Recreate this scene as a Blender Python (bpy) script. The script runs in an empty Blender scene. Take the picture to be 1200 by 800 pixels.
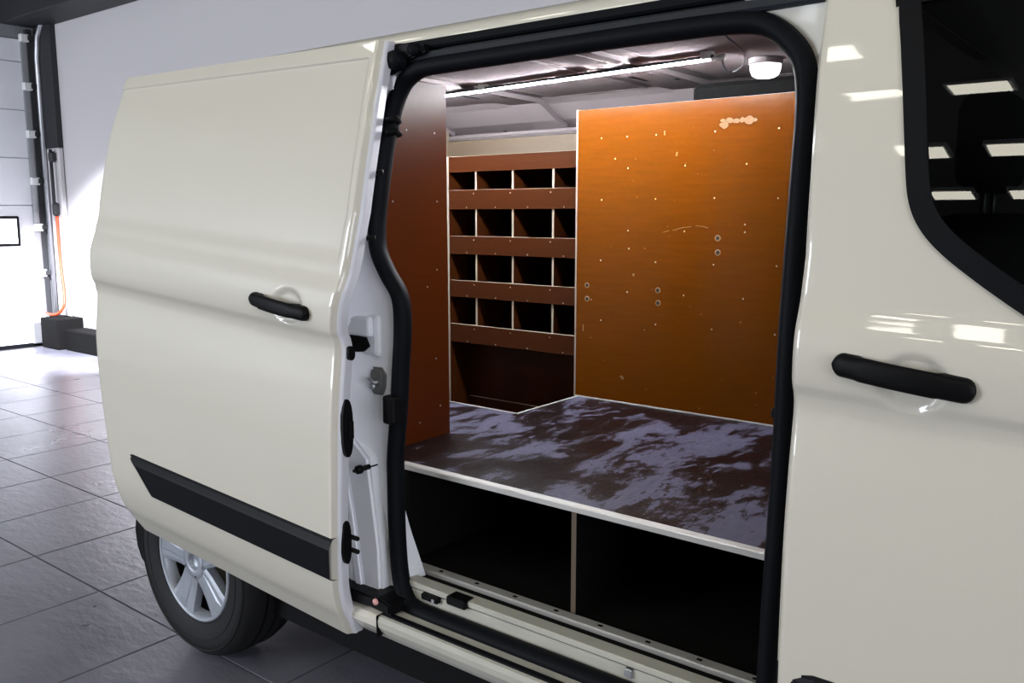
import bpy, bmesh, math, random
from mathutils import Vector, Matrix
random.seed(7)
sc = bpy.context.scene
COL = sc.collection
PI = math.pi

# ------------------------------------------------------------------ camera
cam_d = bpy.data.cameras.new('camera'); cam = bpy.data.objects.new('camera', cam_d); COL.objects.link(cam)
cam_d.sensor_width = 36.0; cam_d.lens = 36.0 * 1020.0 / 1200.0; cam_d.clip_start = 0.02
PITCH = math.atan2(150, 1020); YAW = math.radians(38.3)
cam.location = (0, 0, 1.5); cam.rotation_euler = (PI / 2 - PITCH, 0, YAW)
sc.camera = cam

# ------------------------------------------------------------------ world, exposure
w = bpy.data.worlds.new('world'); sc.world = w; w.use_nodes = True
w.node_tree.nodes['Background'].inputs[0].default_value = (0.75, 0.82, 1.0, 1)
w.node_tree.nodes['Background'].inputs[1].default_value = 0.6
sc.view_settings.view_transform = 'Standard'; sc.view_settings.look = 'None'
sc.view_settings.gamma = 1.0; sc.view_settings.use_curve_mapping = False
sc.view_settings.exposure = 0.0

CEIL_Z = 5.2
FIX_POWER = 16.0         # emission strength of the ceiling luminaires
LED_POWER = 760.0
LAMP_POWER = 14.0

def area(name, loc, rot, sx, sy, power, col):
    d = bpy.data.lights.new(name, 'AREA'); d.shape = 'RECTANGLE'; d.size = sx; d.size_y = sy
    d.energy = power; d.color = col
    o = bpy.data.objects.new(name, d); COL.objects.link(o); o.location = loc; o.rotation_euler = rot
    return o
# lamps standing in for daylight, at windows added out of view (added_window_1 below)
area('added_daylight_front', (-7.3, -6.4, 2.1), (PI / 2, 0, 0), 4.6, 3.2, 700.0, (0.86, 0.91, 1.0))
area('added_daylight_side', (6.45, -1.6, 2.1), (PI / 2, 0, PI / 2), 5.6, 3.2, 330.0, (0.88, 0.91, 1.0))
# unseen spotlight, added for the glow on the back wall
sd = bpy.data.lights.new('added_wall_spot', 'SPOT'); sd.energy = 9000; sd.spot_size = math.radians(36); sd.spot_blend = 0.75
sd.shadow_soft_size = 0.08; sd.color = (0.90, 0.91, 1.0)
so = bpy.data.objects.new('added_wall_spot', sd); COL.objects.link(so); so.location = (-6.3, 2.5, 3.55)
so.rotation_euler = (Vector((-9.4, 4.66, 0.30)) - Vector(so.location)).to_track_quat('-Z', 'Y').to_euler()

# ------------------------------------------------------------------ materials
def nodes_of(m): return m.node_tree.nodes, m.node_tree.links
def mat(name, col, rough=0.5, metal=0.0, coat=0.0, coat_rough=0.03, spec=0.5, emit=None, estr=0.0,
        var=0.0, vscale=8.0, bump=0.0, bscale=60.0, stretch=(1, 1, 1)):
    m = bpy.data.materials.new(name); m.use_nodes = True
    n, l = nodes_of(m); b = n['Principled BSDF']
    b.inputs['Base Color'].default_value = (*col, 1); b.inputs['Roughness'].default_value = rough
    b.inputs['Metallic'].default_value = metal; b.inputs['Coat Weight'].default_value = coat
    b.inputs['Coat Roughness'].default_value = coat_rough; b.inputs['Specular IOR Level'].default_value = spec
    if emit: b.inputs['Emission Color'].default_value = (*emit, 1); b.inputs['Emission Strength'].default_value = estr
    if var or bump:
        tc = n.new('ShaderNodeTexCoord'); mp = n.new('ShaderNodeMapping'); mp.inputs['Scale'].default_value = stretch
        l.new(tc.outputs['Object'], mp.inputs['Vector'])
    if var:
        t = n.new('ShaderNodeTexNoise'); t.inputs['Scale'].default_value = vscale; t.inputs['Detail'].default_value = 6
        l.new(mp.outputs[0], t.inputs['Vector'])
        mx = n.new('ShaderNodeMix'); mx.data_type = 'RGBA'
        mx.inputs[6].default_value = (*[c * (1 - var) for c in col], 1); mx.inputs[7].default_value = (*[min(1, c * (1 + var)) for c in col], 1)
        l.new(t.outputs[0], mx.inputs[0]); l.new(mx.outputs[2], b.inputs['Base Color'])
    if bump:
        t = n.new('ShaderNodeTexNoise'); t.inputs['Scale'].default_value = bscale; t.inputs['Detail'].default_value = 5
        l.new(mp.outputs[0], t.inputs['Vector'])
        bp = n.new('ShaderNodeBump'); bp.inputs['Strength'].default_value = bump; bp.inputs['Distance'].default_value = 0.01
        l.new(t.outputs[0], bp.inputs['Height']); l.new(bp.outputs[0], b.inputs['Normal'])
    return m

M = {}
M['paint'] = mat('cream white car paint', (0.64, 0.605, 0.515), 0.42, coat=1.0, coat_rough=0.03, var=0.012, vscale=3)
M['jamb'] = mat('unpolished grey white body paint', (0.80, 0.81, 0.86), 0.4, coat=0.25, coat_rough=0.15, var=0.03, vscale=6)
M['edge_paint'] = mat('inner edge paint', (0.72, 0.72, 0.77), 0.4, coat=0.3)
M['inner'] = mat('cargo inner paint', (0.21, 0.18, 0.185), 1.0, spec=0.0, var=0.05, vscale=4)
M['blackplastic'] = mat('black grained plastic', (0.003, 0.003, 0.0035), 0.5, spec=0.12, bump=0.08, bscale=400)
M['trim'] = mat('charcoal trim plastic', (0.003, 0.0035, 0.005), 0.45, spec=0.12, bump=0.06, bscale=500)
M['rubber'] = mat('black rubber', (0.0035, 0.0042, 0.006), 0.6, spec=0.1)
M['tyre'] = mat('tyre rubber', (0.006, 0.006, 0.007), 0.65, spec=0.3, bump=0.1, bscale=120)
M['track'] = mat('dark grey track', (0.020, 0.023, 0.029), 0.45, spec=0.2, metal=0.0, var=0.15)
M['steel'] = mat('galvanised steel', (0.45, 0.46, 0.48), 0.4, metal=0.8, var=0.1)
M['darksteel'] = mat('dark striker metal', (0.17, 0.17, 0.165), 0.5, metal=0.3, var=0.1)
M['silver'] = mat('silver wheel trim', (0.33, 0.355, 0.40), 0.45, metal=0.35, coat=0.15, var=0.03)
M['drum'] = mat('dusty brake drum', (0.30, 0.26, 0.17), 0.7, var=0.25, vscale=20)
M['black'] = mat('matt black', (0.004, 0.004, 0.004), 0.9, spec=0.1)
M['under'] = mat('underseal', (0.008, 0.008, 0.009), 0.85, spec=0.1, bump=0.2)
M['sillcream'] = mat('scuffed cream sill paint', (0.46, 0.45, 0.39), 0.6, spec=0.3, var=0.18, vscale=30, stretch=(0.3, 1, 1))
M['alu'] = mat('scuffed aluminium edging', (0.42, 0.41, 0.39), 0.45, metal=0.3, var=0.2, vscale=40, stretch=(0.2, 1, 1))
M['plyedge'] = mat('pale plywood edge', (0.26, 0.215, 0.165), 0.6, var=0.15, vscale=50)
M['rawply'] = mat('raw birch plywood', (0.095, 0.066, 0.04), 0.6, var=0.12, vscale=12, stretch=(0.3, 1, 3))
M['screw'] = mat('bright zinc screw', (0.35, 0.33, 0.31), 0.4, metal=0.6)
M['scuff'] = mat('pale scuff mark', (0.17, 0.09, 0.035), 0.7, var=0.45, vscale=70)
M['holedark'] = mat('drilled hole', (0.006, 0.004, 0.003), 0.9)
M['cable'] = mat('grey cable', (0.17, 0.17, 0.19), 0.5)
M['hose'] = mat('orange rubber hose', (0.45, 0.05, 0.012), 0.45)
M['seat'] = mat('dark seat fabric', (0.03, 0.03, 0.032), 0.8, bump=0.2, bscale=200)
M['red'] = mat('red tail lamp plastic', (0.35, 0.02, 0.03), 0.15, coat=1)
M['wallw'] = mat('white painted wall', (0.58, 0.56, 0.57), 0.6, var=0.02, vscale=1.5)
M['wallgrey'] = mat('grey painted wall', (0.20, 0.21, 0.22), 0.7, var=0.06, vscale=3)
M['walllight'] = mat('pale hall wall', (0.55, 0.55, 0.53), 0.8, var=0.04, vscale=2)
M['jambcream'] = mat('cream jamb paint', (0.60, 0.58, 0.52), 0.5, coat=0.25, coat_rough=0.12, var=0.05)
M['walldark'] = mat('dark hall wall', (0.10, 0.10, 0.10), 0.8, var=0.06, vscale=2)
M['ceil'] = mat('dark hall ceiling', (0.06, 0.06, 0.065), 0.85, var=0.08, vscale=2)
M['beam'] = mat('black beam', (0.018, 0.019, 0.022), 0.6, var=0.1)
M['gdoor'] = mat('white sectional door', (0.72, 0.73, 0.77), 0.45, var=0.015, vscale=4, bump=0.05, bscale=150)
M['white'] = mat('white plastic', (0.75, 0.75, 0.75), 0.4)
M['fixture'] = mat('luminaire diffuser', (0.9, 0.9, 0.85), 0.5, emit=(1.0, 0.955, 0.80), estr=FIX_POWER)
M['led'] = mat('led strip diffuser', (0.9, 0.9, 0.9), 0.4, emit=(0.93, 0.96, 1.0), estr=LED_POWER)
M['lamp'] = mat('cargo lamp lens', (0.9, 0.9, 0.9), 0.4, emit=(0.94, 0.96, 1.0), estr=LAMP_POWER)
M['paneglow'] = mat('daylit door window', (0.9, 0.9, 0.95), 0.4, emit=(0.95, 0.97, 1.0), estr=3.0)
M['dot'] = mat('red white sticker', (0.7, 0.35, 0.32), 0.5)

def film_ply(name, col, rough, wear):
    """glossy phenolic film on plywood, faint grain, tiny pale nicks"""
    m = mat(name, col, rough, coat=0.0, spec=0.14)
    n, l = nodes_of(m); b = n['Principled BSDF']
    tc = n.new('ShaderNodeTexCoord'); mp = n.new('ShaderNodeMapping'); mp.inputs['Scale'].default_value = (1, 1, 9)
    l.new(tc.outputs['Object'], mp.inputs[0])
    g = n.new('ShaderNodeTexNoise'); g.inputs['Scale'].default_value = 7; g.inputs['Detail'].default_value = 8; l.new(mp.outputs[0], g.inputs['Vector'])
    mx = n.new('ShaderNodeMix'); mx.data_type = 'RGBA'
    mx.inputs[6].default_value = (*[c * 0.82 for c in col], 1); mx.inputs[7].default_value = (*[c * 1.18 for c in col], 1)
    l.new(g.outputs[0], mx.inputs[0])
    k = n.new('ShaderNodeTexNoise'); k.inputs['Scale'].default_value = 55; k.inputs['Detail'].default_value = 3; l.new(tc.outputs['Object'], k.inputs['Vector'])
    r = n.new('ShaderNodeValToRGB'); r.color_ramp.elements[0].position = wear; r.color_ramp.elements[1].position = wear + 0.03
    l.new(k.outputs[0], r.inputs[0])
    m2 = n.new('ShaderNodeMix'); m2.data_type = 'RGBA'; l.new(r.outputs[0], m2.inputs[0]); l.new(mx.outputs[2], m2.inputs[6])
    m2.inputs[7].default_value = (0.32, 0.2, 0.12, 1); l.new(m2.outputs[2], b.inputs['Base Color'])
    return m
M['film'] = film_ply('orange brown film faced plywood', (0.098, 0.026, 0.0012), 0.20, 0.745)
M['film_shelf'] = film_ply('brown film faced plywood', (0.036, 0.0092, 0.0022), 0.30, 0.78)
M['film_red'] = film_ply('red brown film faced plywood', (0.064, 0.0125, 0.002), 0.30, 0.78)

def floor_film():
    m = mat('worn dark brown floor film', (0.03, 0.015, 0.014), 0.4, spec=0.1)
    n, l = nodes_of(m); b = n['Principled BSDF']
    tc = n.new('ShaderNodeTexCoord')
    def noise(scale, rot, st, detail=7, dist=0.6):
        mp = n.new('ShaderNodeMapping'); mp.inputs['Rotation'].default_value = (0, 0, rot); mp.inputs['Scale'].default_value = st
        l.new(tc.outputs['Object'], mp.inputs[0]); t = n.new('ShaderNodeTexNoise'); t.inputs['Scale'].default_value = scale
        t.inputs['Detail'].default_value = detail; t.inputs['Distortion'].default_value = dist; t.inputs['Roughness'].default_value = 0.62
        l.new(mp.outputs[0], t.inputs['Vector']); return t.outputs[0]
    a = noise(3.6, -0.45, (1.7, 0.9, 1), 10, 0.9); c = noise(24, -0.6, (2.0, 0.8, 1), 8, 0.5)
    mm = n.new('ShaderNodeMath'); mm.operation = 'MULTIPLY_ADD'; l.new(c, mm.inputs[0]); mm.inputs[1].default_value = 0.45; l.new(a, mm.inputs[2])
    r = n.new('ShaderNodeValToRGB'); e = r.color_ramp.elements
    e[0].position = 0.715; e[0].color = (0.007, 0.003, 0.003, 1); e[1].position = 0.79; e[1].color = (0.066, 0.063, 0.098, 1)
    x = r.color_ramp.elements.new(0.745); x.color = (0.020, 0.015, 0.021, 1)
    l.new(mm.outputs[0], r.inputs[0])
    k = noise(38, -0.3, (2.0, 0.7, 1), 3, 0.2)
    rk = n.new('ShaderNodeValToRGB'); rk.color_ramp.elements[0].position = 0.69; rk.color_ramp.elements[1].position = 0.73; l.new(k, rk.inputs[0])
    m2 = n.new('ShaderNodeMix'); m2.data_type = 'RGBA'; l.new(rk.outputs[0], m2.inputs[0]); l.new(r.outputs[0], m2.inputs[6]); m2.inputs[7].default_value = (0.13, 0.12, 0.15, 1)
    l.new(m2.outputs[2], b.inputs['Base Color'])
    v = n.new('ShaderNodeTexVoronoi'); v.inputs['Scale'].default_value = 160; l.new(tc.outputs['Object'], v.inputs['Vector'])
    bp = n.new('ShaderNodeBump'); bp.inputs['Strength'].default_value = 0.25; bp.inputs['Distance'].default_value = 0.002
    l.new(v.outputs[0], bp.inputs['Height']); l.new(bp.outputs[0], b.inputs['Normal'])
    rr = n.new('ShaderNodeMapRange'); rr.inputs[1].default_value = 0.6; rr.inputs[2].default_value = 0.95; rr.inputs[3].default_value = 0.32; rr.inputs[4].default_value = 0.6
    l.new(mm.outputs[0], rr.inputs[0]); l.new(rr.outputs[0], b.inputs['Roughness'])
    return m
M['floorfilm'] = floor_film()

def slate():
    m = mat('grey slate look tile', (0.09, 0.085, 0.088), 0.32)
    n, l = nodes_of(m); b = n['Principled BSDF']
    g = n.new('ShaderNodeNewGeometry')
    t = n.new('ShaderNodeTexNoise'); t.inputs['Scale'].default_value = 1.6; t.inputs['Detail'].default_value = 9; l.new(g.outputs['Position'], t.inputs['Vector'])
    r = n.new('ShaderNodeValToRGB'); r.color_ramp.elements[0].position = 0.3; r.color_ramp.elements[0].color = (0.095, 0.095, 0.118, 1)
    r.color_ramp.elements[1].position = 0.72; r.color_ramp.elements[1].color = (0.195, 0.195, 0.235, 1); l.new(t.outputs[0], r.inputs[0]); l.new(r.outputs[0], b.inputs['Base Color'])  # blue cast in both tones stands in for reflected sky
    mp = n.new('ShaderNodeMapping'); mp.inputs['Rotation'].default_value = (0, 0, 0.6); mp.inputs['Scale'].default_value = (1, 2.2, 1); l.new(g.outputs['Position'], mp.inputs[0])
    t2 = n.new('ShaderNodeTexNoise'); t2.inputs['Scale'].default_value = 11; t2.inputs['Detail'].default_value = 7; t2.inputs['Roughness'].default_value = 0.6; l.new(mp.outputs[0], t2.inputs['Vector'])
    bp = n.new('ShaderNodeBump'); bp.inputs['Strength'].default_value = 0.3; bp.inputs['Distance'].default_value = 0.010; l.new(t2.outputs[0], bp.inputs['Height']); l.new(bp.outputs[0], b.inputs['Normal'])
    rr = n.new('ShaderNodeMapRange'); rr.inputs[3].default_value = 0.2; rr.inputs[4].default_value = 0.4; b.inputs['Specular IOR Level'].default_value = 0.75; l.new(t.outputs[0], rr.inputs[0]); l.new(rr.outputs[0], b.inputs['Roughness'])
    return m
M['tile'] = slate()
M['grout'] = mat('dark grout', (0.03, 0.028, 0.028), 0.8, var=0.1)

def tinted_glass():
    m = bpy.data.materials.new('dark tinted glass'); m.use_nodes = True; n, l = nodes_of(m)
    for x in list(n): n.remove(x)
    o = n.new('ShaderNodeOutputMaterial'); tr = n.new('ShaderNodeBsdfTransparent'); tr.inputs[0].default_value = (0.13, 0.145, 0.14, 1)
    gl = n.new('ShaderNodeBsdfGlossy'); gl.inputs['Roughness'].default_value = 0.005
    fr = n.new('ShaderNodeFresnel'); fr.inputs[0].default_value = 1.52; mx = n.new('ShaderNodeMixShader')
    l.new(fr.outputs[0], mx.inputs[0]); l.new(tr.outputs[0], mx.inputs[1]); l.new(gl.outputs[0], mx.inputs[2]); l.new(mx.outputs[0], o.inputs[0])
    return m
M['glass'] = tinted_glass()

# ------------------------------------------------------------------ object helpers
WORLD = {}
def tag(o, label=None, cat=None, group=None, kind=None):
    if label: o['label'] = label
    if cat: o['category'] = cat
    if group: o['group'] = group
    if kind: o['kind'] = kind
    return o
def place(o, wl, parent):
    WORLD[o.name] = Vector(wl)
    if parent: o.parent = parent; o.location = Vector(wl) - WORLD[parent.name]
    else: o.location = wl
    return o
def empty(name, loc, label, cat, group=None):
    o = bpy.data.objects.new(name, None); COL.objects.link(o); o.empty_display_size = 0.1
    place(o, loc, None); return tag(o, label, cat, group)
def obj(name, verts, faces, mt, parent=None, smooth=False, mats=None, fm=None):
    vs = [Vector(v) for v in verts]
    lo = Vector([min(v[i] for v in vs) for i in range(3)]); hi = Vector([max(v[i] for v in vs) for i in range(3)])
    c = (lo + hi) / 2; c.z = lo.z
    me = bpy.data.meshes.new(name); me.from_pydata([v - c for v in vs], [], faces)
    for m in (mats or [mt]): me.materials.append(M[m])
    if fm: me.polygons.foreach_set('material_index', fm)
    me.polygons.foreach_set('use_smooth', [smooth] * len(me.polygons)); me.update()
    o = bpy.data.objects.new(name, me); COL.objects.link(o)
    return place(o, c, parent)
def from_bm(name, bm, mats, parent=None, smooth=False):
    bmesh.ops.recalc_face_normals(bm, faces=bm.faces); bm.verts.index_update()
    vs = [v.co.copy() for v in bm.verts]; fs = [[v.index for v in f.verts] for f in bm.faces]; fm = [f.material_index for f in bm.faces]
    bm.free(); return obj(name, vs, fs, None, parent, smooth, mats if isinstance(mats, list) else [mats], fm)
def bx(bm, x0, x1, y0, y1, z0, z1, bevel=0.0, mi=0, seg=1):
    r = bmesh.ops.create_cube(bm, size=1.0); vs = r['verts']
    for v in vs:
        v.co = Vector(((x0 + x1) / 2 + v.co.x * (x1 - x0), (y0 + y1) / 2 + v.co.y * (y1 - y0), (z0 + z1) / 2 + v.co.z * (z1 - z0)))
    fs = {f for v in vs for f in v.link_faces}
    for f in fs: f.material_index = mi
    if bevel:
        es = {e for v in vs for e in v.link_edges}
        bmesh.ops.bevel(bm, geom=list(es), offset=bevel, segments=seg, affect='EDGES', profile=0.5)
def box(name, x0, x1, y0, y1, z0, z1, mt, parent=None, bevel=0.0, seg=1, edges=None):
    """edges: ('material', 'axes') paints the faces whose normal lies along these axes"""
    bm = bmesh.new(); bx(bm, x0, x1, y0, y1, z0, z1, bevel, 0, seg)
    mats = [mt]
    if edges:
        mats.append(edges[0]); bm.normal_update()
        for f in bm.faces:
            n = f.normal
            for ax in edges[1].split():
                s = -1 if ax[0] == '-' else 1; i = 'xyz'.index(ax[-1])
                if n[i] * s > 0.6: f.material_index = 1
    return from_bm(name, bm, mats, parent)
def prism_x(name, prof, x0, x1, mt, parent=None, smooth=False):
    n = len(prof); vs = [(x0, y, z) for y, z in prof] + [(x1, y, z) for y, z in prof]
    fs = [[i, (i + 1) % n, n + (i + 1) % n, n + i] for i in range(n)] + [list(range(n))[::-1], list(range(n, 2 * n))]
    bm = bmesh.new(); bv = [bm.verts.new(v) for v in vs]
    for f in fs: bm.faces.new([bv[i] for i in f])
    return from_bm(name, bm, mt, parent, smooth)
def poly_y(name, pts, y0, y1, mt, parent=None, bevel=0.0):
    """outline in x,z extruded along y"""
    bm = bmesh.new(); a = [bm.verts.new((x, y0, z)) for x, z in pts]; b = [bm.verts.new((x, y1, z)) for x, z in pts]; n = len(pts)
    bm.faces.new(a); bm.faces.new(b[::-1])
    for i in range(n): bm.faces.new([a[i], b[i], b[(i + 1) % n], a[(i + 1) % n]])
    if bevel:
        bm.normal_update(); bmesh.ops.bevel(bm, geom=[e for e in bm.edges if abs(e.verts[0].co.y - e.verts[1].co.y) < 1e-6], offset=bevel, segments=2, affect='EDGES')
    return from_bm(name, bm, mt, parent)
def tube(name, pts, r, mt, parent=None, closed=False, n=10, ry=None, up=(0, -1, 0), cap=True, prof=None):
    pts = [Vector(p) for p in pts]; N = len(pts); vs = []; fs = []; up = Vector(up)
    prof = prof or [(r * math.cos(2 * PI * k / n), (ry or r) * math.sin(2 * PI * k / n)) for k in range(n)]
    n = len(prof)
    for i, p in enumerate(pts):
        a = pts[(i - 1) % N] if (closed or i > 0) else p; b = pts[(i + 1) % N] if (closed or i < N - 1) else p
        t = (b - a).normalized(); s = t.cross(up)
        if s.length < 1e-4: s = t.cross(Vector((1, 0, 0)))
        s.normalize(); q = s.cross(t)
        for u, v in prof: vs.append(p + s * u + q * v)
    for i in range(N if closed else N - 1):
        j = (i + 1) % N
        for k in range(n): fs.append([i * n + k, i * n + (k + 1) % n, j * n + (k + 1) % n, j * n + k])
    if not closed and cap: fs += [list(range(n))[::-1], [(N - 1) * n + k for k in range(n)]]
    return obj(name, vs, fs, mt, parent, True)
def lathe_y(name, cx, cz, prof, mt, parent=None, n=48, closed=False, smooth=True):
    vs = []; fs = []; m = len(prof)
    for i in range(n):
        a = 2 * PI * i / n
        for r, y in prof: vs.append((cx + r * math.cos(a), y, cz + r * math.sin(a)))
    for i in range(n):
        j = (i + 1) % n
        for k in range(m if closed else m - 1):
            k2 = (k + 1) % m; fs.append([i * m + k, j * m + k, j * m + k2, i * m + k2])
    return obj(name, vs, fs, mt, parent, smooth)
def lerp_tab(tab, x):
    if x <= tab[0][0]: return tab[0][1]
    for (a, b), (c, d) in zip(tab, tab[1:]):
        if x <= c: return b + (d - b) * (x - a) / (c - a)
    return tab[-1][1]
def smooth01(t): t = max(0.0, min(1.0, t)); return t * t * (3 - 2 * t)
def catmull(pts, sub=6, closed=False):
    P = [Vector(p) for p in pts]; N = len(P); out = []
    for i in range(N if closed else N - 1):
        p0 = P[(i - 1) % N] if closed or i > 0 else P[i]; p1 = P[i]; p2 = P[(i + 1) % N]; p3 = P[(i + 2) % N] if closed or i < N - 2 else p2
        for k in range(sub):
            t = k / sub
            out.append(0.5 * ((2 * p1) + (p2 - p0) * t + (2 * p0 - 5 * p1 + 4 * p2 - p3) * t * t + (3 * p1 - p0 - 3 * p2 + p3) * t ** 3))
    if not closed: out.append(P[-1])
    return out
def grid(name, rows, mt, parent=None, smooth=True, keep=None):
    nr, nc = len(rows), len(rows[0]); vs = [p for r in rows for p in r]; fs = []
    for i in range(nr - 1):
        for j in range(nc - 1):
            f = [i * nc + j, i * nc + j + 1, (i + 1) * nc + j + 1, (i + 1) * nc + j]
            if keep and not keep([vs[k] for k in f]): continue
            fs.append(f)
    used = sorted({k for f in fs for k in f}); mp = {k: i for i, k in enumerate(used)}
    return obj(name, [vs[k] for k in used], [[mp[k] for k in f] for f in fs], mt, parent, smooth)
def struct(o): o['kind'] = 'structure'; return o

# ------------------------------------------------------------------ the hall
X_DOOR, Y_BACK = -10.42, 4.66
floor = struct(box('floor', -11, 7, -10, 5.2, -0.12, -0.006, 'grout'))
T = 0.578
proto = None; TX0, TY0 = -3.353, 1.575
for i in range(-12, 9):
    for j in range(-4, 6):
        cx = TX0 + (i + 0.5) * T; cy = TY0 + (j + 0.5) * T
        if cx - T / 2 < X_DOOR - 0.3 or cy + T / 2 > Y_BACK + 0.3: continue
        if proto is None:
            h = T / 2 - 0.0022; proto = box('tile', cx - h, cx + h, cy - h, cy + h, -0.012, 0.0, 'tile', floor, bevel=0.0025)
        else:
            c = proto.copy(); COL.objects.link(c); place(c, (cx, cy, -0.012 + random.uniform(-0.0006, 0.0)), floor)
wall_back = struct(box('wall_back', -11, 7, Y_BACK, Y_BACK + 0.2, -0.1, CEIL_Z, 'wallw'))
struct(box('ceiling', -11, 7, -10, 5.2, CEIL_Z, CEIL_Z + 0.1, 'ceil'))
bm = bmesh.new()
bx(bm, 6.5, 6.7, -10, -4.4, -0.1, CEIL_Z); bx(bm, 6.5, 6.7, 1.2, 4.8, -0.1, CEIL_Z); bx(bm, 6.5, 6.7, -4.4, 1.2, -0.1, 0.5); bx(bm, 6.5, 6.7, -4.4, 1.2, 3.7, CEIL_Z)
struct(from_bm('wall_right', bm, 'walllight'))
win2 = struct(box('added_window_2', 6.52, 6.58, -4.4, 1.2, 0.5, 0.58, 'beam'))  # unseen window, added as a source for the side daylight
for y in (-4.4, -2.55, -0.7, 1.14): box('mullion', 6.52, 6.58, y, y + 0.06, 0.5, 3.7, 'beam', win2)
box('window_head', 6.52, 6.58, -4.4, 1.2, 3.62, 3.7, 'beam', win2)
bm = bmesh.new()
bx(bm, -11, -9.6, -6.6, -6.4, 0, CEIL_Z); bx(bm, -9.6, -5.0, -6.6, -6.4, 0, 0.5); bx(bm, -9.6, -5.0, -6.6, -6.4, 3.7, CEIL_Z); bx(bm, -5.0, 7, -10, -9.8, 0, CEIL_Z); bx(bm, -5.0, -4.8, -9.8, -6.4, 0, CEIL_Z)
struct(from_bm('wall_front', bm, 'walldark'))
win = struct(box('added_window_1', -9.6, -5.0, -6.58, -6.52, 0.5, 0.58, 'beam'))  # unseen window, added to go with the front daylight lamp
for x in (-9.6, -8.08, -6.56, -5.06): box('mullion', x, x + 0.06, -6.58, -6.52, 0.5, 3.7, 'beam', win)
box('window_head', -9.6, -5.0, -6.58, -6.52, 3.62, 3.7, 'beam', win)
bm = bmesh.new()
bx(bm, X_DOOR - 0.3, X_DOOR, -6.6, 0.9, 0, CEIL_Z); bx(bm, X_DOOR - 0.3, X_DOOR, 4.47, 4.8, 0, CEIL_Z); bx(bm, X_DOOR - 0.3, X_DOOR, 0.9, 4.47, 3.40, CEIL_Z)
struct(from_bm('wall_left', bm, 'wallgrey'))
# dark beam along the head of the back wall
struct(box('trim_1', -10.42, 6.5, 4.25, Y_BACK, 3.53, 4.35, 'beam', bevel=0.01))
# sectional door
gd = struct(box('door_1', X_DOOR - 0.08, X_DOOR - 0.03, 0.9, 4.47, 0.01, 3.40, 'gdoor'))
z = 0.03
while z < 3.35:
    z1 = min(z + 0.52, 3.39); box('door_section', X_DOOR - 0.035, X_DOOR + 0.02, 0.92, 4.455, z + 0.003, z1 - 0.003, 'gdoor', gd, bevel=0.006)
    z = z1
fr = box('window_frame', X_DOOR + 0.018, X_DOOR + 0.04, 3.50, 4.285, 1.14, 1.47, 'trim', gd, bevel=0.01)
box('pane', X_DOOR + 0.035, X_DOOR + 0.046, 3.53, 4.25, 1.17, 1.44, 'paneglow', fr)
box('bottom_seal', X_DOOR - 0.03, X_DOOR + 0.03, 0.92, 4.455, 0.0, 0.035, 'rubber', gd)
box('edge_strip', X_DOOR, X_DOOR + 0.05, 4.44, 4.50, 0.0, 3.38, 'steel', gd)
box('side_frame', X_DOOR, X_DOOR + 0.07, 4.50, 4.55, 0.0, 3.5, 'beam', gd)
tr = tube('vertical_track', [(X_DOOR + 0.09, 4.585, 0.05), (X_DOOR + 0.09, 4.585, 3.2), (X_DOOR + 0.14, 4.585, 3.42), (X_DOOR + 0.3, 4.585, 3.60), (X_DOOR + 0.6, 4.585, 3.68), (X_DOOR + 3.0, 4.585, 3.72)], 0.032, 'steel', gd, n=8, up=(0, 1, 0))
for k in range(7):
    zz = 0.27 + k * 0.515; h = box('hinge', X_DOOR + 0.02, X_DOOR + 0.09, 4.43, 4.52, zz, zz + 0.085, 'white', gd, bevel=0.008)
    box('roller', X_DOOR + 0.05, X_DOOR + 0.10, 4.50, 4.56, zz + 0.02, zz + 0.07, 'beam', h)
box('foot_bracket', X_DOOR, X_DOOR + 0.08, 4.32, 4.46, 0.03, 0.28, 'steel', gd, bevel=0.01)
# things in the corner
b = box('wall_board', -10.40, -10.02, 4.60, Y_BACK, 2.22, 3.53, 'beam'); tag(b, 'tall black board on the wall beside the white sectional door', 'board')
b = box('corner_post', -10.30, -10.02, 4.60, 4.655, 0.34, 2.22, 'wallw', bevel=0.01); tag(b, 'pale wall post below the black board', 'post')
rod = tube('pull_rod', [(-10.1, 4.55, 2.2), (-10.1, 4.55, 1.5)], 0.018, 'beam'); tag(rod, 'black rod hanging above the orange hose', 'rod')
box('hook', -10.14, -10.06, 4.53, 4.595, 2.06, 2.18, 'beam', rod, bevel=0.02); box('grip', -10.135, -10.065, 4.53, 4.595, 1.47, 1.62, 'beam', rod, bevel=0.02)
hz = tube('air_hose', catmull([(-10.08, 4.56, 1.47), (-10.06, 4.55, 1.0), (-9.98, 4.53, 0.62), (-9.95, 4.50, 0.47), (-10.02, 4.46, 0.385), (-10.15, 4.44, 0.37), (-10.27, 4.45, 0.375)]), 0.017, 'hose'); tag(hz, 'orange rubber hose hanging down the wall by the sectional door', 'hose')
b = box('storage_box', -10.24, -9.84, 4.36, Y_BACK, 0.0, 0.34, 'black', bevel=0.012); tag(b, 'taller black box on the floor below the orange hose', 'box')
b = box('storage_box', -9.80, -9.1, 4.42, Y_BACK, 0.0, 0.23, 'black', bevel=0.012); tag(b, 'lower black box along the white wall, beside the taller one', 'box')
# housing for the added wall spotlight
sp = empty('added_spotlight', (-6.25, 2.45, 3.6), 'added unseen spotlight aimed at the white wall', 'spotlight')
dv = (Vector((-9.4, 4.66, 0.30)) - Vector((-6.3, 2.5, 3.55))).normalized(); p0 = Vector((-6.3, 2.5, 3.55)) - dv * 0.10
tube('lamp_head', [p0 - dv * 0.14, p0 - dv * 0.02], 0.06, 'beam', sp, n=16); tube('stem', [p0 - dv * 0.10, (-6.2, 2.42, CEIL_Z)], 0.012, 'beam', sp, up=(1, 0, 0))
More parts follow.
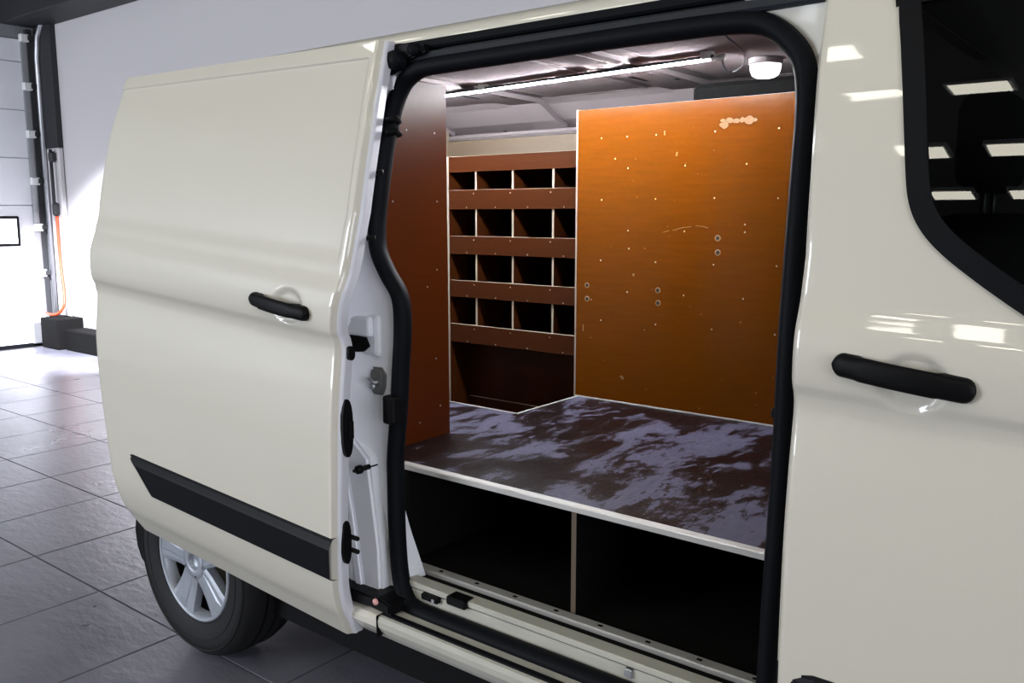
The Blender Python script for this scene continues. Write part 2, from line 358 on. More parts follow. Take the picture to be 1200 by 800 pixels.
# ceiling luminaires over the aisle; outer columns added to brighten door and wall
k = 0
for yy in (-0.6, -2.0, -3.4, -5.3, -6.8, -8.0):
    for xx in (-5.4, -3.9, -2.2, -1.43, -0.66, 1.0, 2.6, 4.2):
        if xx < -3 and yy < -2.5: continue
        if yy > -3 and xx == -1.43 or yy < -4 and xx > 0 or yy < -7: continue
        e = empty('ceiling_light', (xx, yy, CEIL_Z), 'white rectangular ceiling light over the aisle beside the van', 'ceiling light', 'ceiling lights over the aisle')
        box('housing', xx - 0.23, xx + 0.23, yy - 0.19, yy + 0.19, CEIL_Z - 0.06, CEIL_Z, 'white', e)
        box('diffuser', xx - 0.20, xx + 0.20, yy - 0.16, yy + 0.16, CEIL_Z - 0.07, CEIL_Z - 0.055, 'fixture', e)

# ------------------------------------------------------------------ the van
van = empty('van', (-1.0, 2.44, 0.0), 'cream white panel van with its side door slid open', 'van')
ZO = [(.36, .085), (.42, .055), (.47, .03), (.56, .008), (.70, 0.0), (.90, -.003), (1.04, .003), (1.12, .011), (1.165, .014), (1.19, .009), (1.21, -.001), (1.235, -.005), (1.275, -.006), (1.305, -.002), (1.33, .006), (1.352, .013), (1.385, .019), (1.5, .037), (1.7, .08), (1.85, .125), (1.93, .155)]
ZF = [(p.x, p.z) for p in catmull([(a, 0, b) for a, b in ZO], 8)]
ZG = [(p.x, p.z) for p in catmull([(a, 0, b) for a, b in ZO ], 8)]
def yo(z): return lerp_tab(ZF, z)
def yof(z): return lerp_tab(ZG, z)
YB, YD = 1.46, 1.385                     # body side plane, slid door plane
FARY = 2 * 2.44 - YB
def zrows(z0, z1, n, extra=()):
    s = [z0 + (z1 - z0) * i / n for i in range(n + 1)] + [z for z, _ in ZO if z0 < z < z1] + list(extra)
    s = sorted(set(round(v, 4) for v in s)); return s
HUB = (-2.584, 0.335)
# --- outer shell: near quarter panel, rear end, far side
path = [(-1.74, YB, 0, 1), (-2.0, YB, 0, 1), (-2.3, YB, 0, 1), (-2.6, YB, 0, 1), (-2.85, YB + .005, 0, 1), (-2.95, YB + .015, .1, 1), (-3.04, YB + .04, .3, 1), (-3.10, YB + .075, .6, .8), (-3.145, YB + .125, .9, .5), (-3.17, YB + .19, 1, .2), (-3.185, YB + .3, 1, 0)]
far = [(x, 2 * 2.44 - y, a, -b) for x, y, a, b in path][::-1]
far = far[:-1] + [(-1.74, FARY, 0, -1), (-1.0, FARY, 0, -1), (0.0, FARY, 0, -1), (0.9, FARY, 0, -1)]
full = path + [(-3.19, 2.44, 1, 0)] + far
def dens(p, step):
    out = []
    for a, b in zip(p, p[1:]):
        n = max(1, int(math.hypot(a[0] - b[0], a[1] - b[1]) / step))
        for k in range(n): t = k / n; out.append(tuple(a[i] + (b[i] - a[i]) * t for i in range(4)))
    return out + [p[-1]]
full = dens(full, 0.04)
def arch(f):
    c = sum((Vector(v) for v in f), Vector()) / 4
    return not (c.y < 1.9 or c.y > 3.0) or math.hypot(c.x - HUB[0], c.z - HUB[1]) > 0.405
rows = [[(x + a * yo(z) * 0.7, y + b * yo(z), z) for x, y, a, b in full] for z in zrows(0.38, 1.93, 40)]
shell = grid('body_shell', rows, 'paint', van, keep=arch)
# wheel house
grid('wheel_house', [[(HUB[0] + r * math.cos(a), y, HUB[1] + r * math.sin(a)) for r, y in ((0.40, 1.50), (0.41, 1.60), (0.41, 1.86), (0.02, 1.87))] for a in [PI * (0.16 + 0.68 * i / 24) for i in range(25)]], 'under', van)
# roof skin
half = [(1.597, 1.918), (1.600, 1.932), (1.615, 1.947), (1.65, 1.960), (1.72, 1.972), (1.9, 1.988), (2.15, 1.998), (2.44, 2.002)]
prof = half + [(2 * 2.44 - y, z) for y, z in half[::-1][1:]]
def roofz(x, z): return z - (max(0, -x - 2.95) / 0.25) ** 2 * 0.06 - (max(0, x + 0.25)) ** 2 * 0.35
def roofy(x, y):
    k = lerp_tab([(-3.16, .16), (-3.1, .10), (-3.05, .068), (-3.0, .04), (-2.95, .018), (-2.88, 0)], x); return y + k * max(-1, min(1, (2.44 - y) / .7))
rows = [[(x, roofy(x, y), roofz(x, z)) for y, z in prof] for x in [-3.16, -3.1, -3.05, -3.0, -2.95, -2.88, -2.6, -2.2, -1.8, -1.4, -1.0, -0.6, -0.3, -0.1, 0.1, 0.25]]
grid('roof', rows, 'paint', van)
# gutter return under the roof edge
prism_x('roof_gutter', [(1.597, 1.918), (1.60, 1.930), (1.66, 1.93), (1.66, 1.918)], -2.86, 0.1, 'paint', van)
# --- underbody and load floor
box('underbody', -2.95, 0.9, 1.62, 3.24, 0.21, 0.40, 'under', van)  # box lowered to keep the floor beneath the van dark
box('load_floor', -3.0, -0.56, 1.58, 3.28, 0.46, 0.522, 'black', van)
# --- cargo inner walls
iw = box('side_wall_lining', -3.03, -0.56, 3.20, 3.24, 0.5, 1.93, 'inner', van)
for k, (a, b2) in enumerate(((-2.95, -2.35), (-2.25, -1.7), (-1.6, -1.0))): box('pressed_panel', a + .02, b2, 3.185, 3.205, 0.9, 1.70, 'inner', iw, bevel=0.01)
box('side_rail', -3.0, -0.6, 3.13, 3.205, 1.838, 1.862, 'inner', iw, bevel=0.012)
for x in (-2.56, -2.33, -2.12): box('wall_clip', x - 0.008, x + 0.008, 3.185, 3.205, 1.865, 1.90, 'track', iw)
box('rear_wall_lining', -3.04, -3.0, 1.74, 3.22, 0.5, 1.95, 'inner', van)
box('bulkhead', -0.60, -0.555, 1.62, 3.24, 0.40, 1.93, 'inner', van)
rl = box('roof_lining', -3.03, -0.57, 1.80, 3.08, 1.970, 1.975, 'inner', van)
for x in (-2.92, -2.27, -1.51, -0.72):
    rb = prism_x('roof_rib', [(1.68, 1.955), (1.72, 1.956), (1.80, 1.957), (2.44, 1.957), (2.96, 1.950), (3.08, 1.890), (3.16, 1.86), (3.19, 1.93), (3.0, 1.972), (1.76, 1.968)], x - 0.075, x + 0.075, 'inner', rl)
    prism_x('rib_swage', [(1.80, 1.958), (1.82, 1.9555), (2.44, 1.9545), (2.88, 1.9535), (2.90, 1.958)], x - 0.03, x + 0.03, 'inner', rb)
    for yy in (1.95, 2.62): box('rib_slot', x - 0.060, x - 0.045, yy, yy + .11, 1.9525, 1.965, 'black', rb); box('rib_slot', x + 0.045, x + 0.060, yy + .12, yy + .2, 1.9525, 1.965, 'black', rb)
for x0, x1 in ((-2.17, -1.62), (-1.42, -.82)): box('roof_swage', x0 + .06, x1 - .06, 1.82, 2.94, 1.964, 1.971, 'inner', rl, bevel=.008, seg=2)
prism_x('roof_side_rail', [(1.63, 1.944), (1.80, 1.966), (1.80, 1.973), (1.64, 1.949)], -3.0, -0.6, 'inner', rl)
prism_x('roof_side_rail', [(2.96, 1.971), (3.02, 1.950), (3.12, 1.895), (3.2, 1.87), (3.24, 1.93), (3.1, 1.965)], -3.02, -0.6, 'inner', rl)
box('black_roof_band', -1.42, -0.61, 2.79, 3.19, 1.845, 1.935, 'black', van, bevel=0.015)  # plain black block between panel top and roof
# --- door aperture seal
def sealY(z): return 1.55 + 0.05 * max(0, min(1, (z - 1.3) / 0.56))
ring = [(-1.575, .485), (-1.603, .54), (-1.613, .658), (-1.614, .81), (-1.612, .88), (-1.597, .997), (-1.587, 1.11), (-1.578, 1.21), (-1.585, 1.29), (-1.631, 1.346), (-1.67, 1.404), (-1.68, 1.467), (-1.675, 1.546), (-1.661, 1.662), (-1.639, 1.756), (-1.62, 1.801), (-1.592, 1.832), (-1.546, 1.851), (-1.484, 1.854), (-1.263, 1.856), (-1.035, 1.857), (-.866, 1.857), (-.717, 1.853), (-.655, 1.837), (-.604, 1.792), (-.583, 1.742), (-.577, 1.666), (-.577, 1.576), (-.577, 1.423), (-.577, 1.269), (-.578, 1.108), (-.581, .943), (-.586, .771), (-.589, .613), (-.597, .52), (-.63, .478), (-.70, .467), (-1.0, .467), (-1.3, .467), (-1.5, .467), (-1.545, .471)]
R3 = catmull([(x, sealY(z) - (0.005 if z < .5 else 0), z) for x, z in ring], 5, True)
tube('door_seal', R3, 0.021, 'rubber', van, closed=True, n=12, ry=0.026)
tube('seal_lip', [Vector((p.x, p.y - 0.018, p.z)) for p in R3], 0.007, 'rubber', van, closed=True, n=6)
box('seal_stud', -.612, -.592, 1.56, 1.58, 1.118, 1.138, 'rubber', van, bevel=.004)
# --- rear door jamb, follows the seal
def seal_x_left(z): return lerp_tab([(zz, xx) for xx, zz in ring[1:17]], z)
rows = []
for z in zrows(0.43, 1.87, 60):
    xs = seal_x_left(z); y1 = sealY(z) + 0.004; y0 = YB + yo(z)
    rows.append([(-1.84, y0 + .002, z), (-1.80, y0 + 0.004, z), (-1.775, y0 + .02, z), (-1.765, y0 + 0.05, z), (xs - 0.08, y1 - 0.012, z), (xs - 0.03, y1 - 0.004, z), (xs - 0.012, y1, z), (xs + 0.002, y1 + 0.012, z), (xs + 0.002 + 0.06 * max(0, .76 - z), y1 + 0.012 + .26 * max(0, .76 - z), z)])
jr = grid('rear_door_jamb', rows, 'jamb', van)
# pressed forms and fittings on the jamb
poly_y('jamb_bulge', [(-1.77, .47), (-1.64, .47), (-1.645, .62), (-1.665, .76), (-1.68, .86), (-1.73, .90), (-1.77, .96)], 1.512, 1.56, 'jamb', jr, bevel=0.008)
poly_y('jamb_gusset', [(-1.735, .47), (-1.700, .47), (-1.735, .70), (-1.765, .84), (-1.77, .80)], 1.505, 1.53, 'jamb', jr, bevel=0.006)
box('lock_recess', -1.79, -1.650, 1.530, 1.552, 1.130, 1.243, 'jamb', jr, bevel=0.012, seg=2)
box('lock_block', -1.79, -1.668, 1.516, 1.545, 1.183, 1.236, 'jamb', jr, bevel=0.008, seg=2)
poly_y('lock_mouth', [(-1.775, 1.135), (-1.70, 1.142), (-1.678, 1.158), (-1.69, 1.180), (-1.775, 1.184)], 1.522, 1.54, 'black', jr)
st = poly_y('striker_plate', [(-1.690, 1.045), (-1.680, 1.030), (-1.650, 1.030), (-1.640, 1.050), (-1.637, 1.085), (-1.650, 1.103), (-1.680, 1.103), (-1.690, 1.085)], 1.533, 1.555, 'darksteel', jr, bevel=0.006)
tube('striker_loop', [(-1.673, 1.54, 1.075), (-1.673, 1.52, 1.072), (-1.655, 1.52, 1.066), (-1.655, 1.54, 1.065)], 0.005, 'steel', st, up=(0, 0, 1))
lathe_y('striker_screw', -1.676, 1.052, [(0, 1.526), (0.008, 1.527), (0.009, 1.535)], 'steel', st, n=12)
box('rubber_buffer', -1.615, -1.575, 1.505, 1.56, 0.965, 1.04, 'blackplastic', jr, bevel=0.008, seg=2)
bt = lathe_y('guide_stud', -1.683, 0.836, [(0, 1.475), (0.011, 1.477), (0.012, 1.49), (0.007, 1.495), (0.007, 1.55)], 'blackplastic', jr, n=16)
tube('stud_pin', [(-1.683, 1.485, .836), (-1.704, 1.485, .828)], 0.005, 'blackplastic', bt, up=(0, 0, 1))
# --- front door jamb (between seal and front door edge)
def seal_x_right(z): return lerp_tab([(zz, xx) for xx, zz in ring[::-1][7:20]], z)
rows = []
for z in zrows(0.46, 1.90, 50):
    xs = seal_x_right(z) if z < 1.853 else -0.717; y1 = sealY(z) + 0.004
    rows.append([(xs - .002, y1 + .012, z), (xs + .012, y1, z), (max(xs + .02, -0.56), y1 - .006, z), (-0.545, y1 - .012, z), (-0.50, y1 - .012, z)])
grid('front_door_jamb', rows, 'jambcream', van)
# --- header with the upper guide track
hd = prism_x('door_header', [(1.605, 1.85), (1.602, 1.872), (1.615, 1.895), (1.612, 1.925), (1.64, 1.935), (1.64, 1.90), (1.625, 1.85)], -1.72, -0.50, 'track', van)
prism_x('upper_track', [(1.592, 1.868), (1.588, 1.874), (1.592, 1.888), (1.606, 1.893), (1.612, 1.866)], -1.60, -0.56, 'track', hd)
prism_x('track_shadow_gap', [(1.598, 1.897), (1.594, 1.902), (1.598, 1.921), (1.62, 1.922), (1.62, 1.896)], -1.69, -0.53, 'rubber', hd)  # black strip put in for the shade under the roof gutter
ra = poly_y('roller_bracket', [(-1.70, 1.915), (-1.60, 1.915), (-1.52, 1.905), (-1.515, 1.885), (-1.575, 1.872), (-1.60, 1.86), (-1.64, 1.845), (-1.70, 1.83)], 1.575, 1.60, 'blackplastic', van, bevel=0.004)
lathe_y('roller', -1.600, 1.872, [(0, 1.545), (0.020, 1.547), (0.024, 1.556), (0.024, 1.58)], 'rubber', ra, n=20)
lathe_y('roller', -1.545, 1.893, [(0, 1.560), (0.014, 1.562), (0.016, 1.575)], 'rubber', ra, n=16)
box('bracket_plate', -1.66, -1.61, 1.568, 1.60, 1.80, 1.84, 'jamb', ra, bevel=0.006)
# --- sill
sill = prism_x('sill_panel', [(1.522, .462), (1.496, .462), (1.490, .452), (1.478, .452), (1.474, .462), (1.466, .460), (1.461, .448), (1.463, .432), (1.478, .408), (1.50, .385), (1.60, .38), (1.60, .44), (1.53, .45)], -1.602, 0.9, 'sillcream', van)
prism_x('sill_end', [(1.56, .475), (1.50, .466), (1.472, .458), (1.462, .445), (1.462, .43), (1.478, .408), (1.50, .385), (1.60, .38), (1.60, .47)], -2.18, -1.604, 'paint', sill)
prism_x('tread_rubber', [(1.497, .458), (1.494, .4645), (1.478, .4645), (1.474, .458), (1.48, .445), (1.49, .445)], -1.60, -0.45, 'rubber', sill)
box('sill_joint', -1.6035, -1.6005, 1.459, 1.500, 0.405, 0.4635, 'black', sill)
box('lower_track_face', -1.60, -0.58, 1.563, 1.585, 0.44, 0.512, 'sillcream', sill, bevel=0.003)
prism_x('lower_track_slot', [(1.566, .508), (1.566, .516), (1.59, .516), (1.59, .508)], -1.60, -0.58, 'black', sill)
box('inner_step', -1.61, -0.58, 1.560, 1.604, 0.515, 0.531, 'sillcream', sill, bevel=0.003)
box('step_slot', -1.61, -0.58, 1.600, 1.64, 0.48, 0.516, 'black', sill)
es = box('floor_edge_strip', -1.66, -0.58, 1.634, 1.668, 0.515, 0.535, 'alu', sill, bevel=0.003)
for k in range(8):
    x = -1.55 + k * 0.128
    lathe_y('strip_hole', 0, 0, [(0, 0), (0.004, 0.0005)], 'black', es, n=10) if False else box('strip_hole', x - .006, x + .006, 1.648, 1.655, 0.534, 0.5365, 'black', es)
for (a, b2, z0, z1) in ((-1.53, -1.47, .498, .516), (-1.44, -1.375, .510, .5335)): box('track_fitting', a, b2, 1.548, 1.59, z0, z1, 'blackplastic', sill, bevel=0.004)
box('track_screw', -1.487, -1.479, 1.545, 1.55, .503, .511, 'steel', sill)
box('track_end', -0.915, -0.895, 1.555, 1.575, .492, .512, 'steel', sill, bevel=0.002)
poly_y('step_end_ramp', [(-0.74, .531), (-0.60, .531), (-0.60, .50)], 1.556, 1.563, 'black', sill)
# lower guide arm of the sliding door
ga = poly_y('lower_guide_arm', [(-1.80, .452), (-1.74, .466), (-1.64, .472), (-1.565, .468), (-1.565, .498), (-1.61, .508), (-1.66, .504), (-1.80, .502)], 1.47, 1.565, 'blackplastic', van, bevel=0.005)
lathe_y('round_sticker', -1.612, .497, [(0, 1.462), (.008, 1.463), (.009, 1.468)], 'dot', ga, n=14)
# --- sliding door
DL = [(.37, -2.775), (.41, -2.800), (.45, -2.812), (.58, -2.828), (.85, -2.852), (1.03, -2.870), (1.2, -2.866), (1.28, -2.86), (1.34, -2.852), (1.6, -2.857), (1.71, -2.857), (1.92, -2.844)]
DR = [(.37, -1.718), (.42, -1.708), (.464, -1.702), (.56, -1.688), (.676, -1.676), (.842, -1.664), (1.06, -1.657), (1.2, -1.655), (1.26, -1.643), (1.317, -1.628), (1.394, -1.615), (1.5, -1.602), (1.7, -1.602), (1.86, -1.614), (1.92, -1.622)]
RISE = [(.37, .057), (.6, .060), (1.2, .082), (1.335, .094), (1.5, .075), (1.92, .020)]
def dz(zr, t): return zr + lerp_tab(RISE, zr) * (1 - t)          # t = 0 rear edge .. 1 front edge
def dx(zr, t): a = lerp_tab(DL, zr); return a + (lerp_tab(DR, zr) - a) * t
def dish(x, z, c, rx, rz, depth):
    r = math.hypot((x - c[0]) / rx, (z - c[1]) / rz); return depth * (1 - smooth01((r - 0.78) / 0.22))
def dy(zr, t):
    x, z = dx(zr, t), dz(zr, t); e = lerp_tab(DR, zr) - x
    y = YD + yo(zr)
    y += 0.0065 * smooth01((zr - 1.36) / 0.06) * smooth01((1.880 - zr) / 0.007) * smooth01((e - 0.026) / 0.012)
    y += dish(x, z, (-1.822, 1.266), 0.060, 0.048, 0.011)
    y += 0.014 * (1 - smooth01((1 - t) / 0.012)) ** 2 + 0.02 * (1 - smooth01(t / 0.02)) ** 2
    return y
def tcols(n, fine):
    s = [i / n for i in range(n + 1)] + fine; return sorted(set(round(v, 5) for v in s))
TC = tcols(130, [.002, .004, .01, .015, .985, .99, .994, .998, .9755, .972, .978, .981, .968])
ZR = zrows(.372, 1.92, 190, (1.21, 1.205, 1.36, 1.377, 1.384, 1.870, 1.873, 1.8745, 1.876, 1.8775, 1.879, 1.8805))
rows = [[(dx(z, t), dy(z, t), dz(z, t)) for t in TC] for z in ZR]
sdoor = grid('sliding_door', rows, 'paint', van); sdoor['label'] = 'sliding side door'
# door edge (front), inner skin, top and rear closing faces
rows = []
for z in ZR:
    th = 0.046 + 0.03 * smooth01((z - 1.3) / 0.3) * 0
    x1 = lerp_tab(DR, z); y1 = dy(z, 1); zz = z
    x0 = lerp_tab(DL, z); yb = YD + yo(z) + 0.05; z0 = dz(z, 0)
    rows.append([(x1, y1, zz), (x1 + .006, y1 + .005, zz), (x1 + .007, y1 + .010, zz), (x1 + 0.004, y1 + .014, zz), (x1 + .006, yb - .006, zz), (x1, yb, zz), (x1 - 0.12, yb + .012, zz + .008), (x0 + 0.1, yb + .012, z0 - .008), (x0, yb, z0), (x0 - .004, yb - .01, z0), (x0, dy(z, 0), z0)])
grid('door_inner_shell', rows, 'edge_paint', sdoor)
for nm, z in (('door_top_edge', 1.92), ('door_bottom_edge', .372)):
    grid(nm, [[(dx(z, t), dy(z, t), dz(z, t)) for t in (0, .25, .5, .75, 1)], [(dx(z, t), YD + yo(z) + .05, dz(z, t)) for t in (0, .25, .5, .75, 1)]], 'paint', sdoor)
# trim strip
def strip(name, zb, zt, ta, tb, slant, yf, parent, mt='trim'):
    rows = []
    n = 14; S = [(zb - .002, .012), (zb, -.002), (zb + .006, -.012), (zt - .026, -.014), (zt - .020, -.012), (zt - .006, -.005), (zt, -.001), (zt + .002, .012)]
    for z, off in S:
        f = (z - zb) / (zt - zb); row = []
        for k in range(n + 1):
            t0 = ta + slant * (1 - max(0, min(1, f))); t = t0 + (tb - t0) * k / n
            o2 = off if 0 < k else 0.010
            row.append(yf(z, t, o2))
        rows.append(row)
    return grid(name, rows, mt, parent, smooth=False)
def rel(p_x, z): a, b = lerp_tab(DL, z), lerp_tab(DR, z); return (p_x - a) / (b - a)
strip('trim_strip', .559, .675, rel(-2.735, .67), 0.999, 0.105, lambda z, t, o: (dx(z, t), YD + yo(z) + o, dz(z, t)), sdoor)
# handle
def handle(name, xa, za, xb, zb, y, parent, h=0.019):
    d = Vector((xb - xa, 0, zb - za)); L = d.length; u = d / L; v = Vector((-u.z, 0, u.x)); rows = []; T_ = [0, .004, .012, .025, .045, .07] + [.1 + .8 * i / 20 for i in range(21)] + [.93, .955, .975, .988, .996, 1]; n = len(T_) - 1
    for i in range(n + 1):
        t = T_[i]; s = t * L
        e = min(s, L - s); hh = h * math.sqrt(max(0.0, 1 - (max(0, 0.016 - e) / 0.016) ** 2)); hh = max(hh, 0.002)
        bow = 0.020 + 0.014 * math.sin(PI * t) ** 0.7; th = 0.017 if 0.2 < t < 0.75 else bow + 0.01
        c = Vector((xa, y, za)) + u * s
        ring_ = []
        for a in range(14):
            an = 2 * PI * a / 14; pz = math.copysign(abs(math.cos(an)) ** 0.6, math.cos(an)) * hh; py = math.copysign(abs(math.sin(an)) ** 0.7, math.sin(an)) * th / 2
            ring_.append(c + v * pz + Vector((0, -bow + th / 2 + py, 0)))
        rows.append(ring_)
    vs = [p for r in rows for p in r]; fs = []
    for i in range(n):
        for a in range(14): fs.append([i * 14 + a, i * 14 + (a + 1) % 14, (i + 1) * 14 + (a + 1) % 14, (i + 1) * 14 + a])
    fs += [list(range(14)), [n * 14 + a for a in range(14)][::-1]]
    return obj(name, vs, fs, 'blackplastic', parent, True)
handle('door_handle', -1.965, 1.279, -1.733, 1.250, YD + 0.000, sdoor)
# fittings on the door's leading edge
def edge_oval(name, z, h, dpt, xoff=0.004):
    x = lerp_tab(DR, z) + xoff; y = YD + yo(z) + 0.035
    pts = [(y + dpt * math.cos(a), z + h * math.copysign(abs(math.sin(a)) ** .7, math.sin(a))) for a in [2 * PI * k / 18 for k in range(18)]]
    return prism_x(name, pts, x, x + 0.011, 'blackplastic', sdoor)
o1 = edge_oval('edge_plug', 1.155, .018, .011); o2 = edge_oval('latch_cover', .965, .075, .017)
box('latch_tongue', lerp_tab(DR, .96) + .012, lerp_tab(DR, .96) + .022, YD + .035, YD + .05, .935, .985, 'blackplastic', o2, bevel=.004)
o3 = edge_oval('edge_catch', .660, .058, .014)
for zz in (.668, .633): box('catch_pin', -1.672, -1.630, YD + .040, YD + .052, zz, zz + .012, 'blackplastic', o3, bevel=.004)
for zz in (1.725, 1.695): tube('edge_hook', [(-1.606, 1.535, zz), (-1.580, 1.545, zz + .004), (-1.572, 1.545, zz - .006)], 0.0085, 'blackplastic', sdoor, up=(0, 0, 1))
for zz in (1.60, 1.44): tube('edge_stop', [(-1.606, YD + yo(zz) + .05, zz), (-1.588, YD + yo(zz) + .06, zz)], 0.007, 'blackplastic', sdoor, up=(0, 0, 1))
# --- front door
WIN = [(-.431, 1.85), (-.418, 1.77), (-.406, 1.70), (-.394, 1.62), (-.384, 1.555), (-.377, 1.522), (-.365, 1.492), (-.345, 1.463), (-.318, 1.436), (-.285, 1.410), (-.246, 1.382), (-.197, 1.350), (-.15, 1.325), (-.10, 1.305), (0, 1.275), (.2, 1.25), (.42, 1.24), (.46, 1.27), (.30, 1.5), (.05, 1.80), (-.02, 1.868), (-.41, 1.875)]
WP = [(p.x, p.z) for p in catmull([(x, 0, z) for x, z in WIN], 4, True)]
def inside(x, z, P):
    c = False; n = len(P); j = n - 1
    for i in range(n):
        if (P[i][1] > z) != (P[j][1] > z) and x < (P[j][0] - P[i][0]) * (z - P[i][1]) / (P[j][1] - P[i][1]) + P[i][0]: c = not c
        j = i
    return c
def offset(P, d):
    out = []; n = len(P)
    for i in range(n):
        a, b = Vector(P[i - 1]), Vector(P[(i + 1) % n]); t = (b - a).normalized(); out.append((P[i][0] - t.y * d, P[i][1] + t.x * d))
    return out
sgn = 1 if inside(*offset(WP, 0.02)[10], WP) else -1
WI = offset(WP, sgn * 0.034); WM = offset(WP, sgn * 0.014)
def fz(z, x): return z - 0.045 * (x + 0.55) * max(0, 1 - abs(z - 1.2) / 0.5)
def fxl(z): return lerp_tab([(.45, -.545), (1.2, -.541), (1.43, -.537), (1.58, -.545), (1.75, -.556), (1.87, -.561)], z)
def fy(zr, x, z):
    y = YB + yof(zr) + dish(x, z, (-.342, 1.232), .055, .049, .011)
    y += 0.014 * (1 - smooth01((x - fxl(zr)) / 0.012)) ** 2
    return y
FR = zrows(.45, 1.90, 170, (1.205, 1.21)); xc = [0, .002, .004, .008, .012] + [0.02 + i * 0.0085 for i in range(124)]
rows = []
for z in FR:
    a = fxl(z); rows.append([(a + u, fy(z, a + u, fz(z, a + u)), fz(z, a + u)) for u in xc])
fdoor = grid('front_door', rows, 'paint', van, keep=lambda f: not all(inside(v[0], v[2], WM) for v in f)); fdoor['label'] = 'front cab door'
rows = [[(fxl(z), fy(z, fxl(z), z), z), (fxl(z) - .003, YB + yo(z) + .022, z), (fxl(z), YB + yo(z) + .06, z), (fxl(z) + .06, YB + yo(z) + .075, z)] for z in FR]
grid('door_edge', rows, 'paint', fdoor)
def by(z): return YB + yof(z)
n = len(WP); vs = []; fs = []
for P, o in ((WP, .006), (WP, -.003), (WM, -.003), (WI, -.003), (WI, .004)): vs += [(x, by(z) + o, z) for x, z in P]
for k in range(4):
    for i in range(n): fs.append([k * n + i, k * n + (i + 1) % n, (k + 1) * n + (i + 1) % n, (k + 1) * n + i])
wf = obj('window_surround', vs, fs, 'trim', fdoor, False)
rows = [[(x, by(z) + .002, z) for x in [-.46 + .02 * i for i in range(48)]] for z in [1.23 + .02 * i for i in range(34)]]
grid('window_glass', rows, 'glass', fdoor, keep=lambda f: any(inside(v[0], v[2], offset(WP, sgn * .02)) for v in f))
handle('door_handle', -.466, 1.254, -.250, 1.230, YB + .004, fdoor, 0.0205)
strip('trim_strip', .575, .690, 0.0, 1.0, 0, lambda z, t, o: (-.544 + 1.04 * t, YB + yo(z) + o, z), fdoor)
# front wing and cab closing panels
rows = [[(x, by(z) + max(0, x - .8) ** 2 * .5, z) for x in (.52, .6, .7, .8, .9, 1.0, 1.1)] for z in zrows(.45, 1.2, 20)]
grid('front_wing', rows, 'paint', van, keep=lambda f: math.hypot(sum(v[0] for v in f) / 4 - .95, sum(v[2] for v in f) / 4 - .335) > .40)
box('cab_floor', -.56, .9, 1.54, 3.34, .40, .48, 'black', van)
ws = grid('windscreen', [[(.25, y, 1.86) for y in (1.62, 2.44, 3.26)], [(.85, y, 1.2) for y in (1.52, 2.44, 3.36)]], 'glass', van)
grid('scuttle', [[(.85, y, 1.2) for y in (1.47, 2.44, 3.41)], [(1.1, y, 1.12) for y in (1.5, 2.44, 3.38)]], 'paint', van)
box('dashboard', .45, .8, 1.55, 3.33, .75, 1.12, 'blackplastic', van, bevel=.04, seg=3)
# seat seen through the door glass
seat = empty('cab_seat', (-.25, 2.0, .48), 'dark fabric seat inside the cab behind the front door window', 'seat')
bm = bmesh.new(); bx(bm, -.30, .20, 1.76, 2.24, .70, .86, .05, seg=3); from_bm('cushion', bm, 'seat', seat, True)
bm = bmesh.new(); bx(bm, -.42, -.27, 1.76, 2.24, .80, 1.50, .05, seg=3); from_bm('backrest', bm, 'seat', seat, True)
bm = bmesh.new(); bx(bm, -.40, -.30, 1.88, 2.12, 1.54, 1.74, .04, seg=3); hr = from_bm('headrest', bm, 'seat', seat, True)
for y in (1.95, 2.05): tube('headrest_post', [(-.35, y, 1.47), (-.35, y, 1.57)], .006, 'steel', hr, up=(1, 0, 0))
box('pedestal', -.30, .15, 1.80, 2.20, .478, .72, 'blackplastic', seat)
# --- rear wheel
tp = [(.205, 1.56), (.206, 1.540), (.212, 1.530), (.222, 1.527), (.25, 1.519), (.28, 1.517), (.305, 1.522), (.322, 1.537), (.331, 1.555), (.335, 1.58), (.336, 1.63), (.335, 1.68), (.328, 1.715), (.30, 1.74), (.22, 1.74), (.20, 1.70)]
wheel = lathe_y('wheel', HUB[0], HUB[1], tp, 'tyre', van, n=72, closed=True)
wheel['label'] = 'rear wheel with silver trim'
for r in (.262, .300): lathe_y('sidewall_ring', HUB[0], HUB[1], [(r - .003, 1.5205), (r - .001, 1.516), (r + .001, 1.516), (r + .003, 1.5215)], 'tyre', wheel, n=72)
for k in range(3): lathe_y('tread_groove', HUB[0], HUB[1], [(.3358, 1.585 + k * .045), (.3368, 1.588 + k * .045), (.3368, 1.592 + k * .045), (.3358, 1.595 + k * .045)], 'black', wheel, n=60)
lathe_y('rim_ring', HUB[0], HUB[1], [(.207, 1.545), (.208, 1.532), (.203, 1.527), (.196, 1.529), (.190, 1.540), (.186, 1.57)], 'silver', wheel, n=72)
lathe_y('brake_drum', HUB[0], HUB[1], [(.0, 1.60), (.15, 1.60), (.187, 1.612), (.187, 1.64)], 'drum', wheel, n=48)
tm = lathe_y('wheel_trim', HUB[0], HUB[1], [(0, 1.548), (.022, 1.547), (.027, 1.541), (.030, 1.534), (.036, 1.531), (.060, 1.533), (.066, 1.545), (.068, 1.57)], 'silver', wheel, n=40)
